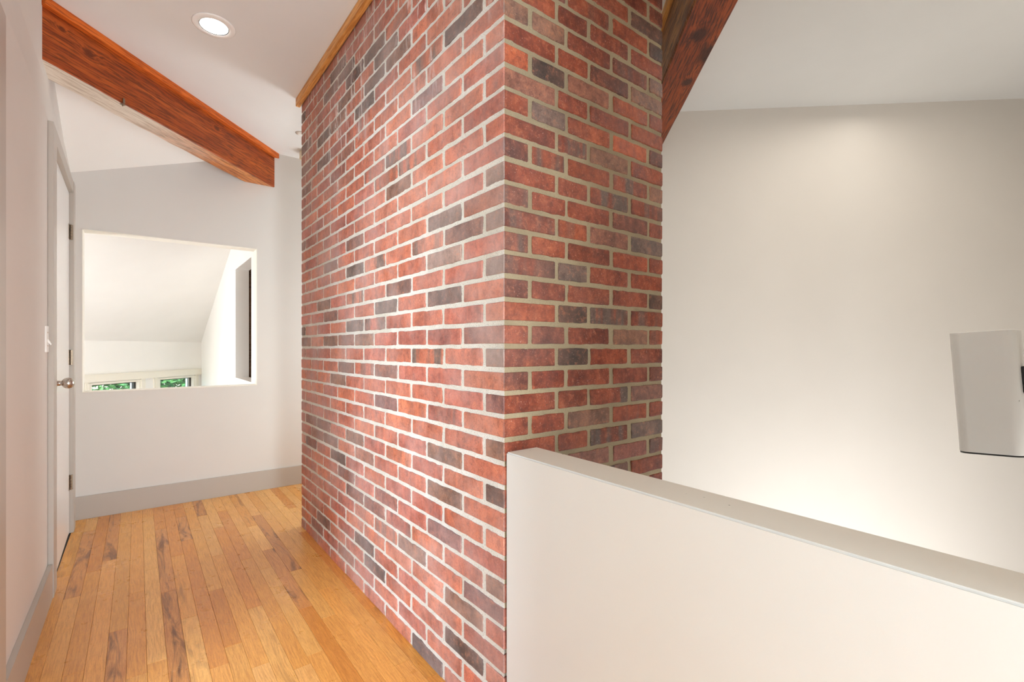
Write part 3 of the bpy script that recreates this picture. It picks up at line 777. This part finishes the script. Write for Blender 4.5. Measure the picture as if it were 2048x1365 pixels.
SE0 = Vector((1.872, 0.890)); NW0 = Vector((1.748, 1.006))
def hitwall(p):   # along e2 to the diagonal wall
    d = e2.dot(NW); return p+e2*((P1-p).dot(NW)/d)
def hity(p, y): return p+e2*((y-p.y)/e2.y)
beam('dark red-brown rough beam passing right of the chimney above the stairs', tuple(hity(SE0, -0.118)), tuple(hitwall(SE0)), tuple(hity(NW0, -0.118)), tuple(hitwall(NW0)), 2.520, [M_fird, M_fird2], 'b')

# ------------------------------------------------------------------ fittings
dl = thing('recessed_light', 'round white recessed ceiling light glowing beside the fir beam', 'ceiling light', (0.313, 2.758, CZ))
rg = MB(); rg.lathe([(0.0665, 0.0), (0.068, -0.006), (0.094, -0.003), (0.0985, 0.0), (0.0665, 0.0)], 'z', (0, 0, 0), 64); rg.build('trim_ring', M_ring, dl, smooth=True)
gp = MB(); gp.lathe([(0.0665, 0.001), (0.0665, -0.0045), (0.0635, -0.0035), (0.0635, 0.001)], 'z', (0, 0, 0), 64); gp.build('gasket', M_dark, dl, smooth=True)
ln_ = MB(); ln_.lathe([(0.0, -0.0008), (0.04, -0.0010), (0.0640, -0.0025), (0.0640, 0.0)], 'z', (0, 0, 0), 64); ln_.build('lens', M_lens, dl, smooth=True)

dt = thing('ceiling_sensor', 'tiny round white ceiling sensor just past the chimney edge', 'sensor', (0.998, 3.742, CZ))
mb = MB(); mb.lathe([(0.0, -0.014), (0.018, -0.013), (0.024, -0.008), (0.030, -0.0)], 'z', (0, 0, 0), 32); mb.build('cover', M_white, dt, smooth=True)
mb = MB(); mb.lathe([(0.030, 0.0), (0.036, -0.003), (0.038, 0.0), (0.030, 0.0)], 'z', (0, 0, 0), 32); mb.build('base_ring', M_trim, dt, smooth=True)
bx = thing('junction_box', 'small cream box fixed under the ceiling behind the chimney edge', 'box', (1.16, 4.08, CZ), math.radians(30))
mb = MB(); mb.box((-0.075, -0.04, -0.075), (0.075, 0.04, 0.0)); mb.build('housing', M_cream, bx, bevel=0.006)
mb = MB(); mb.box((-0.065, -0.046, -0.066), (0.065, -0.04, -0.012)); mb.build('cover_plate', M_white, bx, bevel=0.002)

sw_ = thing('light_switch', 'white toggle light switch on the left wall before the door', 'light switch', (LX(2.935), 2.935, 1.212))
mb = MB(); mb.box((0.0, -0.036, -0.060), (0.006, 0.036, 0.060)); mb.build('plate', M_white, sw_, bevel=0.0018)
mb = MB(); mb.add([(0.006, -0.005, 0.004), (0.006, 0.005, 0.004), (0.006, 0.005, -0.013), (0.006, -0.005, -0.013), (0.019, -0.004, -0.022), (0.019, 0.004, -0.022), (0.017, 0.004, -0.029), (0.017, -0.004, -0.029)],
       [(0, 1, 5, 4), (2, 3, 7, 6), (4, 5, 6, 7), (0, 4, 7, 3), (1, 2, 6, 5), (0, 3, 2, 1)]); mb.build('toggle', M_white, sw_, bevel=0.0008)
for z in (0.03, -0.03):
    mb = MB(); mb.lathe([(0.0, 0.0075), (0.003, 0.0072), (0.0035, 0.006)], 'x', (0, 0, z), 10); mb.build('screw', M_nickel, sw_)

# speaker on a bracket from the wall out of frame
SPX, SW_, SD = 2.30, 0.158, 0.20
sp = thing('wall_speaker', 'light grey wall speaker on a black bracket at the right edge', 'speaker', (SPX+SD/2, 0.268, 0.815))
sp.rotation_euler = (math.radians(-3.6), 0, 0)
def rrect(hx_, hy_, r, n=16):
    pts = []
    for cx_, cy_, a0 in ((hx_-r, hy_-r, 0), (-hx_+r, hy_-r, 90), (-hx_+r, -hy_+r, 180), (hx_-r, -hy_+r, 270)):
        for i in range(n+1):
            a_ = math.radians(a0+90*i/n); pts.append((cx_+r*math.cos(a_), cy_+r*math.sin(a_)))
    return pts
pr_ = rrect(SD/2, SW_/2, 0.030)
mb = MB(); mb.prism(pr_, 0.0, 0.414); o = mb.build('shell', M_speaker, sp, bevel=0.002, seg=1)
mb = MB(); mb.prism(rrect(SD/2-0.001, SW_/2-0.001, 0.029), -0.005, 0.0); mb.build('base_gasket', M_dark, sp)
mb = MB(); mb.box((-0.060, SW_/2-0.001, 0.03), (0.060, SW_/2+0.0004, 0.384)); mb.build('grille', M_speaker, sp)
mb = MB(); mb.box((-0.03, -0.115, 0.20), (0.03, -SW_/2+0.002, 0.29)); mb.box((-0.014, -0.395, 0.232), (0.014, -0.11, 0.258)); mb.box((-0.035, -0.400, 0.19), (0.035, -0.388, 0.30)); mb.build('bracket', M_dark, sp, bevel=0.003)

# scuffs on the stair wall
# ------------------------------------------------------------------ outside: trees and lawn beyond the eave windows
lawn = MB(); lawn.box((-14, 6.5, -2.6), (6, 26, -2.5)); struct(lawn.build('ground', M_grass), 'lawn far below the eave windows')
def shrub(label, c, rad, mat, n, seed):
    rnd = random.Random(seed)
    t = thing('leafy_tree', label, 'tree', (c[0], c[1], -2.5), 0, 'trees outside the eave windows')
    v = []; f = []
    for i in range(n):
        d = Vector((rnd.gauss(0, 1), rnd.gauss(0, 1), rnd.gauss(0, 1))).normalized()
        rr = rnd.uniform(0.55, 1.0)*(1+0.25*noise.noise(d*2.3))
        p = Vector((d.x*rad[0]*rr, d.y*rad[1]*rr, c[2]+2.5+d.z*rad[2]*rr))
        s = rnd.uniform(0.05, 0.10); a_ = Vector((rnd.uniform(-1, 1), rnd.uniform(-1, 1), rnd.uniform(-0.6, 0.6))).normalized(); b_ = a_.cross(Vector((rnd.uniform(-1, 1), rnd.uniform(-1, 1), 1))).normalized()
        k = len(v); v += [tuple(p-a_*s), tuple(p+b_*s*0.42), tuple(p+a_*s), tuple(p-b_*s*0.42)]; f.append((k, k+1, k+2, k+3))
    me = bpy.data.meshes.new('foliage'); me.from_pydata(v, [], f); me.materials.append(mat)
    o = link('foliage', me, t); o['kind'] = 'stuff'
    tk = MB(); tk.lathe([(0.0, 0.0), (0.16, 0.0), (0.11, 0.8), (0.08, c[2]+2.5), (0.0, c[2]+2.6)], 'z', (0, 0, 0), 10); tk.build('trunk', M_bark, t, smooth=True)
shrub('bright green leafy tree outside the left eave window', (-2.4, 10.6, -0.3), (1.7, 1.4, 1.7), M_leaf, 30000, 3)
shrub('deep green leafy tree outside the right eave window', (1.0, 13.6, -0.2), (2.0, 1.4, 2.0), M_leaf2, 30000, 5)
